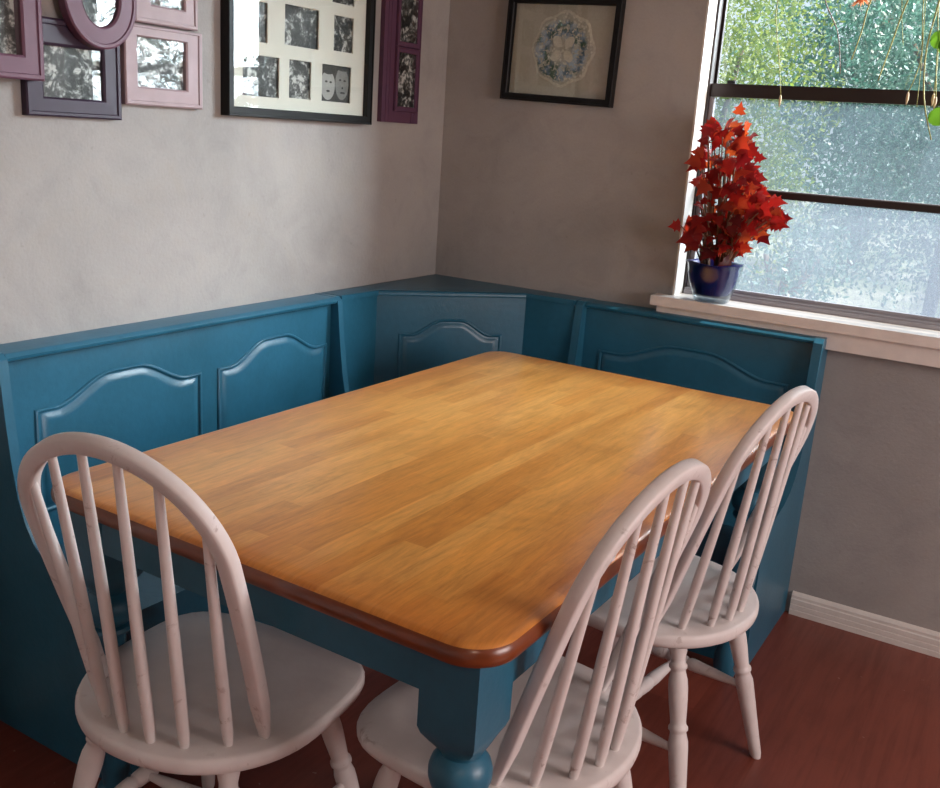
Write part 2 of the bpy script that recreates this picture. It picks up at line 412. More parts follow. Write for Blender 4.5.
wpart('lower_sash', [(WX0 + .012, WX0 + .026, .092, .108, WZ0 + .020, zr - .02), (WX1 - .026, WX1 - .012, .092, .108, WZ0 + .026, zr - .02),
                     (WX0 + .026, WX1 - .026, .092, .108, WZ0 + .020, WZ0 + .031), (WX0 + .026, WX1 - .026, .092, .108, 1.262, 1.281)], M['screen_alu'])
wpart('muntin', [(WX0 + .014, WX1 - .014, .084, .0915, 1.258, 1.278)], M['bronze'])
wpart('upper_sash', [(WX0 + .012, WX0 + .020, .114, .130, zr - .018, WZ1 - .03), (WX1 - .020, WX1 - .012, .114, .130, zr - .018, WZ1 - .03), (WX0 + .02, WX1 - .02, .114, .13, zr - .004, zr + .022)], M['bronze'])
wpart('latch', [(.958, .982, .080, .092, zr + .0205, zr + .030)], M['dark_metal'])
wpart('pane', [(WX0 + .020, WX1 - .020, .121, .123, zr + .022, WZ1 - .03)], M['pane_clear'], 0)
wpart('pane', [(WX0 + .026, WX1 - .026, .099, .101, WZ0 + .031, 1.262)], M['pane_dirtier'], 0)
wpart('pane', [(WX0 + .026, WX1 - .026, .099, .101, 1.281, zr - .019)], M['pane_dirty'], 0)

# sill, apron and the white jamb returns
tag(mesh_obj('trim_1', box(.845, WX1 + .05, -.058, -.0005, .907, .937, .0125, 4), M['sill']), 'white painted window sill nosing with a plant pot', 'window sill', kind='structure')
tag(mesh_obj('trim_2', box(WX0, WX1, -.0005, .135, .901, .937), M['sill']), 'sunlit white window sill inside the recess', 'window sill', kind='structure')
tag(mesh_obj('trim_3', box(.862, WX1 + .02, -.040, -.0005, .853, .9065, .004, 2), M['sill']), 'white apron board under the window sill', 'apron', kind='structure')
tag(mesh_obj('trim_4', box(WX0, WX0 + .006, -.001, .075, .937, WZ1), M['white_trim']), 'white jamb lining on the left of the window', 'jamb', kind='structure')
tag(mesh_obj('trim_5', box(WX1 - .006, WX1, -.001, .075, .937, WZ1), M['white_trim']), 'white jamb lining on the right of the window', 'jamb', kind='structure')
# unseen eave, added and sized to stop the sun at the sill
tag(mesh_obj('added_eave', box(-1.5, 6, WALL_T, .25, 2.62, 2.74), M['siding']), 'unseen eave added above the window to limit the sun', 'eave', kind='structure')

# ------------------------------------------------------------------ benches (teal)
BH = .887
def end_profile(top_d=.088, foot=.46):
    """outline (depth, z) of a bench end: slim beside the back, sweeping out to the seat"""
    pts = [(0, 0), (foot, 0), (foot, .37)]
    for k in range(1, 7):
        a = k / 6 * pi / 2; pts.append((foot - .035 + .035 * cos(a), .37 + .05 + .035 * (sin(a) - 1) + -.015 + .015))
    pts += [(.34, .428), (.27, .440), (.215, .460), (.175, .492), (.150, .530), (.130, .585), (.115, .66), (.102, .76), (top_d + .004, .86), (top_d + .002, BH - .012), (top_d - .012, BH), (0, BH)]
    return pts
def bench_end(name, wall, s0, s1, parent, foot=.46):
    prof = end_profile(foot=foot)
    if wall == 'left': bm = prism(prof, s0, s1, 'y', .0, 0)      # (x, y=h, z)
    else: bm = prism([(-d, z) for d, z in prof], s0, s1, 'x')    # (h, y, z)
    lo = [e for e in bm.edges if abs(e.calc_face_angle(0)) > 1.2 and e.calc_length() > .001 and not all((abs(v.co[0 if wall == 'left' else 1]) < 1e-5) for v in e.verts) and not all(v.co.z < 1e-5 for v in e.verts)]
    bmesh.ops.bevel(bm, geom=lo, offset=.0095, segments=3, affect='EDGES', profile=.5, clamp_overlap=True)
    return mesh_obj(name, bm, M['teal'], parent, True, 35)
def arch_outline(s0, s1, zb, zs, za, n=40, off=0.0):
    pts = [(s0 + off, zb + off), (s1 - off, zb + off)]
    c = (s0 + s1) / 2; hw = (s1 - s0) / 2 - off
    for i in range(n + 1):
        u = 1 - 2 * i / n
        tt = max(0.0, min(1.0, (1 - abs(u)) / 1.0)); f = 0
        a = max(0.0, min(1.0, (.80 - abs(u)) / .62)); f = a * a * (3 - 2 * a)
        f = f * .86 + .14 * max(0, cos(u * pi / 2 / .8)) * (1 if abs(u) < .8 else 0) if a > 0 else 0
        pts.append((c + u * hw, zs - off * .9 + (za - zs) * f))
    return pts
def raised_panel(parent, place, s0, s1, zb=.50, zs=.745, za=.802):
    """cathedral panel: moulded rim, recess, raised field. place(s, z, h) -> 3D, h outwards"""
    bm = bmesh.new(); loops = []
    for off, h in ((0, 0), (.001, .0035), (.004, .0055), (.008, .0045), (.0105, .0004), (.0155, .0004), (.018, .0025), (.030, .0055), (.033, .0056)):
        loops.append([bm.verts.new(place(a, b, h)) for a, b in arch_outline(s0, s1, zb, zs, za, 48, off)])
    for a, b in zip(loops, loops[1:]):
        n = len(a)
        for i in range(n): bm.faces.new((a[i], a[(i + 1) % n], b[(i + 1) % n], b[i]))
    bm.faces.new(loops[-1]); bm.faces.new(loops[0][::-1])
    o = mesh_obj('raised_panel', bm, M['teal'], parent, True, 50)
    return o
def rail_profile(d):
    return [(0, BH - .021), (0, BH - .001), (d - .012, BH - .001), (d - .005, BH - .0035), (d, BH - .010), (d - .002, BH - .017), (d - .008, BH - .020), (d - .020, BH - .021)]

# bench on the left wall
F = .064
LB0, LB1 = -1.762, -.641
lb = tag(empty('bench', (0, 0, 0)), 'teal bench along the left wall with two arched back panels', 'bench')
bd = mesh_obj('back_panel', box(.002, F, LB0 + .022, LB1 - .022, .40, BH - .021), M['teal'], lb)
for s0, s1 in ((-1.668, -1.184), (-1.128, -.680)):
    raised_panel(bd, lambda s, z, h: (F + h - .0002, s, z), s0, s1)
mesh_obj('top_rail', prism(rail_profile(.088), LB0 + .022, LB1 - .022, 'y'), M['teal'], lb, True, 40)
bench_end('side_panel', 'left', LB0, LB0 + .022, lb)
bench_end('side_panel', 'left', LB1 - .022, LB1, lb)
mesh_obj('seat', box(F, .45, LB0 + .022, LB1 - .022, .385, .41, .006), M['teal'], lb)
mesh_obj('seat_front', box(.415, .435, LB0 + .022, LB1 - .022, .0, .385), M['teal'], lb)

# bench on the window wall
RB0, RB1 = .607, 1.385
rb = tag(empty('bench', (0, 0, 0)), 'shorter teal bench under the window sill with one wide arched panel', 'bench')
bd = mesh_obj('back_panel', box(RB0 + .026, RB1 - .026, -.058, -.002, .40, BH - .021), M['teal'], rb)
raised_panel(bd, lambda s, z, h: (s, -.058 - h + .0002, z), .690, 1.305, .50, .735, .790)
prof = [(-d, z) for d, z in rail_profile(.075)]
mesh_obj('top_rail', prism(prof, RB0 + .026, RB1 - .026, 'x'), M['teal'], rb, True, 40)
bench_end('side_panel', 'back', RB0, RB0 + .026, rb)
bench_end('side_panel', 'back', RB1 - .026, RB1, rb)
mesh_obj('seat', box(RB0 + .026, RB1 - .026, -.45, -.058, .385, .41, .006), M['teal'], rb)
mesh_obj('seat_front', box(RB0 + .026, RB1 - .026, -.435, -.415, 0, .385), M['teal'], rb)

# corner unit
cb = tag(empty('corner_bench', (0, 0, 0)), 'teal corner seat with an angled arched back between the two benches', 'bench')
A = Vector((.078, -.450)); B = Vector((.424, -.088)); C0 = Vector((.072, -.638)); D0 = Vector((.604, -.072))
Cb, Db = (.072, -.638), (.604, -.072)
body = [(.002, -.638), (.072, -.638), tuple(A), tuple(B), (.430, -.072), (.604, -.072), (.604, -.002), (.002, -.002)]
body = [(.002, -.638), (.078, -.638), (A.x, A.y), (B.x, B.y), (.604, -.088), (.604, -.002), (.002, -.002)]
bd = mesh_obj('back_panel', prism(body, .40, BH - .016), M['teal'], cb)
dr = (B - A).normalized(); nr = Vector((dr.y, -dr.x))
Lc = (B - A).length
def place_c(s, z, h):
    p = A + dr * s + nr * (h - .0002); return (p.x, p.y, z)
raised_panel(bd, place_c, .075, Lc - .075, .50, .745, .795)
top = [(.002, -.638), (.085, -.638), (.085, -.453), (.427, -.095), (.604, -.095), (.604, -.002), (.002, -.002)]
bm = prism(top, BH - .016, BH + .001, 'z', .005, 3)
mesh_obj('top_shelf', bm, M['teal'], cb, True, 40)
seat = [(.072, -.638), (.46, -.638), (.604, -.46), (.604, -.082), (B.x, B.y), (A.x, A.y)]
mesh_obj('seat', prism(seat, .385, .41, 'z', .005, 2), M['teal'], cb)
mesh_obj('seat_front', prism([(.43, -.638), (.45, -.638), (.59, -.455), (.59, -.43), (.575, -.43)], 0, .385, 'z'), M['teal'], cb)

# ------------------------------------------------------------------ table
TH = -.020
ca, sa = cos(TH), sin(TH)
def T(x, y):
    X, Y = x - 1.2, y + 1.5
    return (1.2 + X * ca - Y * sa, -1.5 + X * sa + Y * ca)
tx0, tx1, ty0, ty1 = .469, 1.407, -1.963, -.415
cx, cy = T((tx0 + tx1) / 2, (ty0 + ty1) / 2)
hx, hy = (tx1 - tx0) / 2, (ty1 - ty0) / 2
tab = tag(empty('dining_table', (cx, cy, 0), TH), 'dining table with a honey-brown butcher block top and teal turned legs', 'table')
def rounded_rect(hx, hy, r, n=10):
    pts = []
    for (sx, sy, a0) in ((1, 1, 0), (-1, 1, 90), (-1, -1, 180), (1, -1, 270)):
        for k in range(n + 1):
            a = math.radians(a0 + 90 * k / n); pts.append((sx * (hx - r) + r * cos(a), sy * (hy - r) + r * sin(a)))
    return pts
bm = bmesh.new(); loops = []
TT = .76
for ins, z in ((.010, TT - .034), (.004, TT - .032), (.0005, TT - .026), (0, TT - .019), (.0015, TT - .012), (.005, TT - .0055), (.010, TT - .002), (.017, TT)):
    loops.append([bm.verts.new((x, y, z)) for x, y in rounded_rect(hx - ins, hy - ins, .072 - ins)])
for i, (a, b) in enumerate(zip(loops, loops[1:])):
    n = len(a)
    for k in range(n):
        f = bm.faces.new((a[k], a[(k + 1) % n], b[(k + 1) % n], b[k])); f.material_index = 1 if i < 5 else 0
bm.faces.new(loops[0][::-1]).material_index = 1; bm.faces.new(loops[-1])
mesh_obj('tabletop', bm, [M['tabletop'], M['table_edge']], tab, True, 30)
# aprons
az0, az1 = .648, TT - .034
ai = .038
for (x0, x1, y0, y1) in ((-hx + .13, hx - .13, -hy + ai, -hy + ai + .022), (-hx + .13, hx - .13, hy - ai - .022, hy - ai),
                         (-hx + ai, -hx + ai + .022, -hy + .13, hy - .13), (hx - ai - .022, hx - ai, -hy + .13, hy - .13)):
    mesh_obj('apron', box(x0, x1, y0, y1, az0, az1, .002, 1), M['teal'], tab)
def table_leg(sx, sy):
    bm = bmesh.new(); s = .0475
    px, py = sx * (hx - ai + .002 - s), sy * (hy - ai + .002 - s)
    # square block, chamfering into the turning
    levels = [(.0475, TT - .034, 0), (.0475, .592, 0), (.0455, .580, .15), (.040, .566, .45), (.034, .555, .8), (.031, .549, 1.0)]
    N = 32; rings = []
    for r, z, rd in levels:
        ring = []
        for k in range(N):
            a = 2 * pi * k / N; c, sn = cos(a), sin(a); m = max(abs(c), abs(sn))
            q = (1 - rd) / m + rd
            ring.append(bm.verts.new((px + r * q * c, py + r * q * sn, z)))
        rings.append(ring)
    for r, z in ((.030, .546), (.036, .541), (.043, .532), (.0465, .520), (.0465, .507), (.043, .495), (.035, .486), (.030, .483), (.037, .479), (.040, .473), (.037, .467), (.027, .462),
                 (.024, .450), (.026, .430), (.033, .400), (.041, .365), (.045, .325), (.044, .290), (.038, .250), (.030, .205), (.025, .165), (.023, .140), (.031, .136), (.034, .129), (.031, .122), (.024, .116), (.028, .090), (.034, .060), (.034, .035), (.028, .010), (.025, 0)):
        rings.append([bm.verts.new((px + r * cos(2 * pi * k / N), py + r * sin(2 * pi * k / N), z)) for k in range(N)])
    for a, b in zip(rings, rings[1:]):
        for k in range(N): bm.faces.new((a[k], a[(k + 1) % N], b[(k + 1) % N], b[k]))
    bm.faces.new(rings[0]); bm.faces.new(rings[-1][::-1])
    mesh_obj('leg', bm, M['teal'], tab, True, 32)
for sx in (1, -1):
    for sy in (-1, 1): table_leg(sx, sy)

# ------------------------------------------------------------------ chairs
ZS, H, HM, WM, WF, YF, LEAN = .44, .498, .34, .190, .170, -.085, .312
SA, SB, SF = .226, .220, .210
def bow_pt(t):
    if 0 <= t <= pi: x = WM * cos(t); h = HM + (H - HM) * sin(t)
    else:
        q = min(1, (-t if t < 0 else t - pi)); sg = 1 if t < 0 else -1
        x = sg * (WF + (WM - WF) * (1 - q * q)); h = HM * (1 - q)
    return Vector((x, YF - tan(LEAN) * h, ZS + h))
def chair_leg_bm(sx, sy, splay=(.200, .215), top=(.130, .125)):
    p = Vector((sx * splay[0], sy * splay[1], 0)); q = Vector((sx * top[0], sy * top[1], ZS - .030)); L = (q - p).length
    prof = [(.0115, 0), (.0135, .01), (.0150, .06), (.0185, .15), (.0205, .20), (.0205, .215), (.0170, .232), (.0170, .236), (.0205, .240), (.0205, .246), (.0170, .250), (.0165, .256), (.0195, .30),
            (.0205, .325), (.0195, .345), (.0155, .362), (.0155, .366), (.0190, .370), (.0190, .376), (.0155, .380), (.0150, .388), (.0185, .405), (.0190, .42), (.0175, 1.0)]
    out = [(r, min(z, L) if z < 1 else L) for r, z in prof]
    bm = bmesh.new(); lathe_in(bm, [(r, z * L / .43 if z < L else L) if z < .425 else (r, L) for r, z in prof], 18, aim(p, q))
    # flat foot on the floor
    for v in bm.verts:
        if v.co.z < .003: v.co.z = 0
    return bm
def leg_at(sx, sy, z, splay=(.200, .215), top=(.130, .125)):
    f = z / (ZS - .030); return Vector((sx * (splay[0] + (top[0] - splay[0]) * f), sy * (splay[1] + (top[1] - splay[1]) * f), z))
def stretcher_bm(p, q):
    L = (q - p).length; bm = bmesh.new()
    base = [(.007, 0), (.008, .06), (.0125, .22), (.0155, .36), (.0155, .40), (.0120, .415), (.0120, .425), (.0155, .44), (.0165, .5)]
    prof = base + [(r, 1 - z) for r, z in base[-2::-1]]
    lathe_in(bm, [(r, z * L) for r, z in prof], 14, aim(p, q)); return bm
def seat_bm():
    bm = bmesh.new(); N = 72
    def outl(ins):
        pts = []
        for k in range(N):
            a = 2 * pi * k / N; c, s = cos(a), sin(a)
            if s >= 0: e = 4.4; b = SF - ins
            else: e = 2.15; b = SB - ins
            ax = (SA - ins)
            r = (abs(c / ax) ** e + abs(s / b) ** e) ** (-1 / e)
            pts.append((r * c, r * s))
        return pts
    loops = []
    for ins, z in ((.022, ZS - .034), (.010, ZS - .032), (.002, ZS - .026), (0, ZS - .018), (.0005, ZS - .008), (.003, ZS - .0025), (.008, ZS), (.05, ZS - .0005), (.10, ZS - .002), (.15, ZS - .003)):
        loops.append([bm.verts.new((x, y, z)) for x, y in outl(ins)])
    for a, b in zip(loops, loops[1:]):
        for k in range(N): bm.faces.new((a[k], a[(k + 1) % N], b[(k + 1) % N], b[k]))
    bm.faces.new(loops[0][::-1]); bm.faces.new(loops[-1]); return bm
def bow_bm():
    bm = bmesh.new(); ts = []
    n1 = 14
    ts += [-1 + i / n1 for i in range(n1)]; ts += [pi * i / 40 for i in range(41)]; ts += [pi + (i + 1) / n1 for i in range(n1)]
    pts = [bow_pt(t) for t in ts]
    depth = Vector((0, cos(LEAN), sin(LEAN)))       # normal of the bow's plane
    rings = []
    for i, p in enumerate(pts):
        td = (pts[min(i + 1, len(pts) - 1)] - pts[max(0, i - 1)]).normalized()
        w = td.cross(depth).normalized()
        end = min(i, len(pts) - 1 - i)
        k = min(1, .62 + .38 * end / 3)             # the feet taper to a rounded tenon
        a, b, c = .0142 * k, .0118 * k, .004
        sec = [(-a + c, -b), (a - c, -b), (a - c * .4, -b + c * .4), (a, -b + c), (a, b - c), (a - c * .4, b - c * .4), (a - c, b), (-a + c, b), (-a + c * .4, b - c * .4), (-a, b - c), (-a, -b + c), (-a + c * .4, -b + c * .4)]
        rings.append([bm.verts.new(p + w * u + depth * v) for u, v in sec])
    m = len(rings[0])
    for a, b in zip(rings, rings[1:]):
        for k in range(m): bm.faces.new((a[k], a[(k + 1) % m], b[(k + 1) % m], b[k]))
    bm.faces.new(rings[0][::-1]); bm.faces.new(rings[-1])
    return bm
def make_chair():
    r = empty('windsor_chair')
    mesh_obj('seat', seat_bm(), M['chair'], r, True, 50)
    mesh_obj('back_bow', bow_bm(), M['chair'], r, True, 40)
    R = .188
    for xf in (-.135, -.081, -.027, .027, .081, .135):
        foot = Vector((xf, -sqrt(R * R - xf * xf), ZS - .004)); xt = xf * 1.24
        tt = math.acos(xt / WM); top = bow_pt(tt); d = (top - foot); L = d.length
        bm = bmesh.new()
        lathe_in(bm, [(.0072, 0), (.0095, .03), (.0100, .12), (.0092, L * .5), (.0076, L * .85), (.0066, L - .004)], 12, aim(foot, top))
        mesh_obj('spindle', bm, M['chair'], r, True, 50)
    for sx in (-1, 1):
        for sy in (-1, 1): mesh_obj('leg', chair_leg_bm(sx, sy), M['chair'], r, True, 50)
    mids = []
    for sx in (-1, 1):
        p, q = leg_at(sx, -1, .185), leg_at(sx, 1, .185); mids.append((p + q) / 2)
        mesh_obj('stretcher', stretcher_bm(p, q), M['chair'], r, True, 50)
    mesh_obj('stretcher', stretcher_bm(*mids), M['chair'], r, True, 50)
    return r
chairs = [((.789, -1.842), .105, 'white spindle-back chair at the near short end of the table, back to the left'),
          ((1.2540, -1.612), 1.4974, 'white spindle-back chair on the long side of the table, nearer the turned leg'),
          ((1.2793, -.9851), 1.4389, 'white spindle-back chair on the long side of the table, nearer the window wall')]
chairs[0] = (chairs[0][0], chairs[0][1], 'white spindle-back chair at the short end of the table opposite the corner bench')
proto = make_chair()
for i, ((x, y), rz, lab) in enumerate(chairs):
    o = proto if i == 0 else copy_tree(proto)
    o.location = (x, y, 0); o.rotation_euler = (0, 0, rz)
    tag(o, lab, 'chair', 'white windsor chairs around the table')

# ------------------------------------------------------------------ picture frames on the left wall
def ring_frame(bm, outer, inner, h0, h1, lip=.004, mat=0):
    """frame between two outlines with the same vertex count; local plane (a,b), height h"""
    n = len(outer)
    mid = [((a[0] * .45 + b[0] * .55), (a[1] * .45 + b[1] * .55)) for a, b in zip(outer, inner)]
    L = []
    for poly, h in ((outer, h0), (outer, h1 - .003), ([(o[0] + (i[0] - o[0]) * .08, o[1] + (i[1] - o[1]) * .08) for o, i in zip(outer, inner)], h1), ([(o[0] + (i[0] - o[0]) * .22, o[1] + (i[1] - o[1]) * .22) for o, i in zip(outer, inner)], h1),
                    ([(o[0] + (i[0] - o[0]) * .26, o[1] + (i[1] - o[1]) * .26) for o, i in zip(outer, inner)], h1 - .003), ([(o[0] + (i[0] - o[0]) * .9, o[1] + (i[1] - o[1]) * .9) for o, i in zip(outer, inner)], h1 - .0025), (inner, h1 - .006), (inner, h0)):
        L.append([bm.verts.new((a, b, h)) for a, b in poly])
    L.append(L[0])
    for a, b in zip(L, L[1:]):
        for k in range(n): f = bm.faces.new((a[k], a[(k + 1) % n], b[(k + 1) % n], b[k])); f.material_index = mat
def rect(a0, a1, b0, b1): return [(a0, b0), (a1, b0), (a1, b1), (a0, b1)]
def wall_root(name, wall, s, z, tilt=0.0, off=.0005):
    """Empty on a wall: local x runs to the viewer's right, local y up, local z out of the wall"""
    o = empty(name)
    if wall == 'left':     # right-hand direction along the left wall is +y
        R = Matrix(((0, 0, 1), (1, 0, 0), (0, 1, 0)))
        o.location = (off, s, z)
    else:
        R = Matrix(((1, 0, 0), (0, 0, -1), (0, 1, 0)))
        o.location = (s, -off, z)
    R4 = R.to_4x4() @ Matrix.Rotation(tilt, 4, 'Z')
    o.rotation_euler = R4.to_euler(); return o
def slab(name, a0, a1, b0, b1, h0, h1, mat, parent, bev=0):
    bm = bmesh.new(); box_in(bm, a0, a1, b0, b1, h0, h1)
    if bev: bevel(bm, bev, 1)
    return mesh_obj(name, bm, mat, parent)
def simple_frame(name, label, s0, s1, z0, z1, ins, mat, d, off=.0005, photo=0, tilt=0.0):
    cs, cz = (s0 + s1) / 2, (z0 + z1) / 2; hw, hh = (s1 - s0) / 2, (z1 - z0) / 2
    r = wall_root(name, 'left', cs, cz, tilt, off); tag(r, label, 'picture frame')
    bm = bmesh.new(); l, rr, b, t = ins
    ring_frame(bm, rect(-hw, hw, -hh, hh), rect(-hw + l, hw - rr, -hh + b, hh - t), 0, d)
    mesh_obj('frame', bm, mat, r)
    slab('photo', -hw + l - .003, hw - rr + .003, -hh + b - .003, hh - t + .003, .001, .004, PH[photo], r)
    slab('glass', -hw + l - .002, hw - rr + .002, -hh + b - .002, hh - t + .002, d - .0105, d - .0095, M['glass'], r)
    return r
simple_frame('picture_frame', 'mauve square frame at the picture edge beside the oval frame', -1.80, -1.590, 1.436, 1.72, (.06, .046, .047, .08), M['mauve'], .030, .0205, 0)['label'] = 'mauve rectangular frame overlapping the left side of the dark purple frame'
simple_frame('picture_frame', 'dark purple landscape frame with a photo of seated children', -1.614, -1.373, 1.366, 1.566, (.044, .046, .040, .055), M['dark_purple'], .019, .0005, 1)['label'] = 'dark purple landscape frame under the oval one, group photo inside'
simple_frame('picture_frame', 'silvery mauve landscape frame, lower of the pair', -1.363, -1.128, 1.402, 1.580, (.040, .050, .042, .026), M['silver_mauve'], .020, .0005, 2)['label'] = 'silvery mauve landscape frame, lower of the two, next to the dark purple frame'
simple_frame('picture_frame', 'silvery mauve frame, upper', -1.334, -1.1455, 1.5845, 1.78, (.050, .040, .042, .04), M['silver_mauve'], .024, .0005, 3)['label'] = 'silvery mauve frame directly above the lower silvery mauve frame'
# oval frame
r = wall_root('oval_frame', 'left', -1.438, 1.620, 0, .0205); tag(r, 'oval mauve frame hanging above the dark purple frame', 'picture frame')
bm = bmesh.new(); N = 56
ell = lambda a, b: [(a * cos(2 * pi * k / N), b * sin(2 * pi * k / N)) for k in range(N)]
ring_frame(bm, ell(.094, .106), ell(.048, .060), 0, .024)
mesh_obj('frame', bm, M['mauve'], r, True, 35)
bm = prism(ell(.050, .062), .001, .004); mesh_obj('photo', bm, PH[4], r)
bm = prism(ell(.049, .061), .012, .013); mesh_obj('glass', bm, M['glass'], r)

# large collage frame, white mat, twelve windows
s0, s1, z0, z1 = -1.050, -.447, 1.392, 2.00
cs, cz = (s0 + s1) / 2, (z0 + z1) / 2; hw, hh = (s1 - s0) / 2, (z1 - z0) / 2
r = wall_root('collage_frame', 'left', cs, cz); tag(r, 'large black frame with a white mat and rows of black and white photos', 'picture frame')
bm = bmesh.new()
ring_frame(bm, rect(-hw, hw, -hh, hh), rect(-hw + .022, hw - .026, -hh + .024, hh - .024), 0, .030)
mesh_obj('frame', bm, M['black_frame'], r)
opens = [(-.984, -.846, 1.446, 1.550), (-.806, -.715, 1.450, 1.551), (-.667, -.535, 1.450, 1.552),
         (-1.000, -.892, 1.583, 1.683), (-.826, -.686, 1.587, 1.691), (-.619, -.530, 1.592, 1.689),
         (-.984, -.846, 1.722, 1.815), (-.806, -.715, 1.722, 1.815), (-.629, -.529, 1.722, 1.815),
         (-.990, -.880, 1.850, 1.950), (-.826, -.686, 1.850, 1.950), (-.640, -.530, 1.850, 1.950)]
# mat with holes: cut a grid
ys = sorted({-hw + .018, hw - .022} | {round(a - cs, 5) for o_ in opens for a in o_[:2]}); zs_ = sorted({-hh + .020, hh - .020} | {round(a - cz, 5) for o_ in opens for a in o_[2:]})
bm = bmesh.new()
def inside(a, b): return any(o_[0] - cs < a < o_[1] - cs and o_[2] - cz < b < o_[3] - cz for o_ in opens)
grid = {}
def gv(a, b, h):
    k = (a, b, h)
    if k not in grid: grid[k] = bm.verts.new(k)
    return grid[k]
h0m, h1m = .008, .012
for i in range(len(ys) - 1):
    for j in range(len(zs_) - 1):
        a0, a1, b0, b1 = ys[i], ys[i + 1], zs_[j], zs_[j + 1]
        if inside((a0 + a1) / 2, (b0 + b1) / 2): continue
        for h in (h0m, h1m):
            bm.faces.new([gv(a0, b0, h), gv(a1, b0, h), gv(a1, b1, h), gv(a0, b1, h)])
for o_ in opens:
    a0, a1, b0, b1 = [round(q, 5) for q in (o_[0] - cs, o_[1] - cs, o_[2] - cz, o_[3] - cz)]
    for (p, q) in (((a0, b0), (a1, b0)), ((a1, b0), (a1, b1)), ((a1, b1), (a0, b1)), ((a0, b1), (a0, b0))):
        f = bm.faces.new([bm.verts.new((*p, h0m)), bm.verts.new((*q, h0m)), bm.verts.new((*q, h1m)), bm.verts.new((*p, h1m))]); f.material_index = 1
me = bpy.data.meshes.new('mat'); bm.to_mesh(me); bm.free(); me.materials.append(M['mat']); me.materials.append(M['mat_edge'])
link(bpy.data.objects.new('mat', me), r)
for i, o_ in enumerate(opens):
    a0, a1, b0, b1 = o_[0] - cs, o_[1] - cs, o_[2] - cz, o_[3] - cz
    p = slab('photo', a0 - .003, a1 + .003, b0 - .003, b1 + .003, .003, .0055, M['print_mid'] if i == 2 else PH[(i * 3 + 1) % 8], r)
    if i == 2:            # close-up print of a young child's face beside a grown-up's
        am = (a0 + a1) / 2; bmid = (b0 + b1) / 2
        def blob(ax, bx, rx, ry, h, m, nm, rot=0):
            N = 28; pl = []
            for k in range(N):
                t = 2 * pi * k / N; u, v_ = rx * cos(t), ry * sin(t); pl.append((ax + u * cos(rot) - v_ * sin(rot), bx + u * sin(rot) + v_ * cos(rot)))
            mesh_obj(nm, prism(pl, .0055, h), m, p)
        blob(am - .032, bmid - .006, .032, .041, .0058, M['print_light'], 'printed_face')
        blob(am + .032, bmid + .002, .031, .046, .0058, M['print_skin'], 'printed_face')
        bm = bmesh.new()
        for (ax, bx, rx, ry) in ((-.040, .004, .006, .003), (-.020, .003, .006, .003), (-.031, -.022, .008, .003), (.023, .012, .006, .003), (.044, .011, .006, .003), (.034, -.010, .004, .003), (.035, -.024, .012, .003),
                                 (-.030, .034, .026, .010), (.036, .044, .028, .007)):
            N = 14; vs = [bm.verts.new((am + ax + rx * cos(2 * pi * k / N), bmid + bx + ry * sin(2 * pi * k / N), .0060)) for k in range(N)]; bm.faces.new(vs)
        mesh_obj('printed_features', bm, M['print_mid'], p)
slab('glass', -hw + .018, hw - .022, -hh + .020, hh - .020, .0165, .0175, M['glass'], r)

# narrow plum frame
s0, s1, z0, z1 = -.383, -.182, 1.404, 1.96
cs, cz = (s0 + s1) / 2, (z0 + z1) / 2; hw, hh = (s1 - s0) / 2, (z1 - z0) / 2
r = wall_root('narrow_frame', 'left', cs, cz); tag(r, 'tall narrow plum frame between the collage and the room corner', 'picture frame')
bm = bmesh.new()
box_in(bm, -hw, hw, -hh, hh, 0, .016); bevel(bm, .002, 1)
for k in (-.078, -.062, .064, .080):        # shallow reeds down the board
    box_in(bm, k - .004, k + .004, -hh + .002, hh - .002, .016, .0175)
mesh_obj('frame', bm, M['plum'], r)
for (b0, b1, pi_) in ((1.455, 1.618, 5), (1.652, 1.782, 6), (1.816, 1.94, 7)):
    a0, a1 = -.308 - cs, -.212 - cs
    bm = bmesh.new(); ring_frame(bm, rect(a0 - .016, a1 + .016, b0 - cz - .016, b1 - cz + .016), rect(a0, a1, b0 - cz, b1 - cz), .0161, .026)
    f = mesh_obj('moulding', bm, M['plum'], r)
    slab('photo', a0 - .001, a1 + .001, b0 - cz - .001, b1 - cz + .001, .0162, .0175, PH[pi_], r)
    slab('glass', a0 - .001, a1 + .001, b0 - cz - .001, b1 - cz + .001, .0195, .0200, M['glass'], r)

# ------------------------------------------------------------------ framed doily on the window wall
r = wall_root('doily_frame', 'back', .4365, 1.658, math.radians(-1.6)); tag(r, 'black square frame holding an embroidered lace doily on linen', 'picture frame')
bm = bmesh.new(); hw, hh = .199, .160
ring_frame(bm, rect(-hw, hw, -hh, hh), rect(-hw + .022, hw - .022, -hh + .022, hh - .022), 0, .028)
mesh_obj('frame', bm, M['black_frame'], r)
slab('backing', -hw + .02, hw - .02, -hh + .02, hh - .02, .002, .006, M['linen'], r)
N = 144; bm = bmesh.new()
cen = bm.verts.new((.006, .006, .0085)); rings = []
for fr, h in ((.3, .0085), (.6, .0087), (.82, .0085), (.93, .0090), (1.0, .0072)):
    ring = []
    for k in range(N):
        a = 2 * pi * k / N; rr = (.108 + .0045 * cos(8 * a) + (.0022 * abs(sin(20 * a)) if fr > .9 else 0)) * fr
        ring.append(bm.verts.new((.006 + rr * cos(a) * 1.0, .006 + rr * sin(a) * 1.03, h)))
    rings.append(ring)
for k in range(N): bm.faces.new((cen, rings[0][k], rings[0][(k + 1) % N]))
for i, (a, b) in enumerate(zip(rings, rings[1:])):
    for k in range(N): bm.faces.new((a[k], a[(k + 1) % N], b[(k + 1) % N], b[k])).material_index = 1 if i >= 3 else 0
dl = mesh_obj('doily', bm, [M['lace'], M['lace_cream']], r, True)
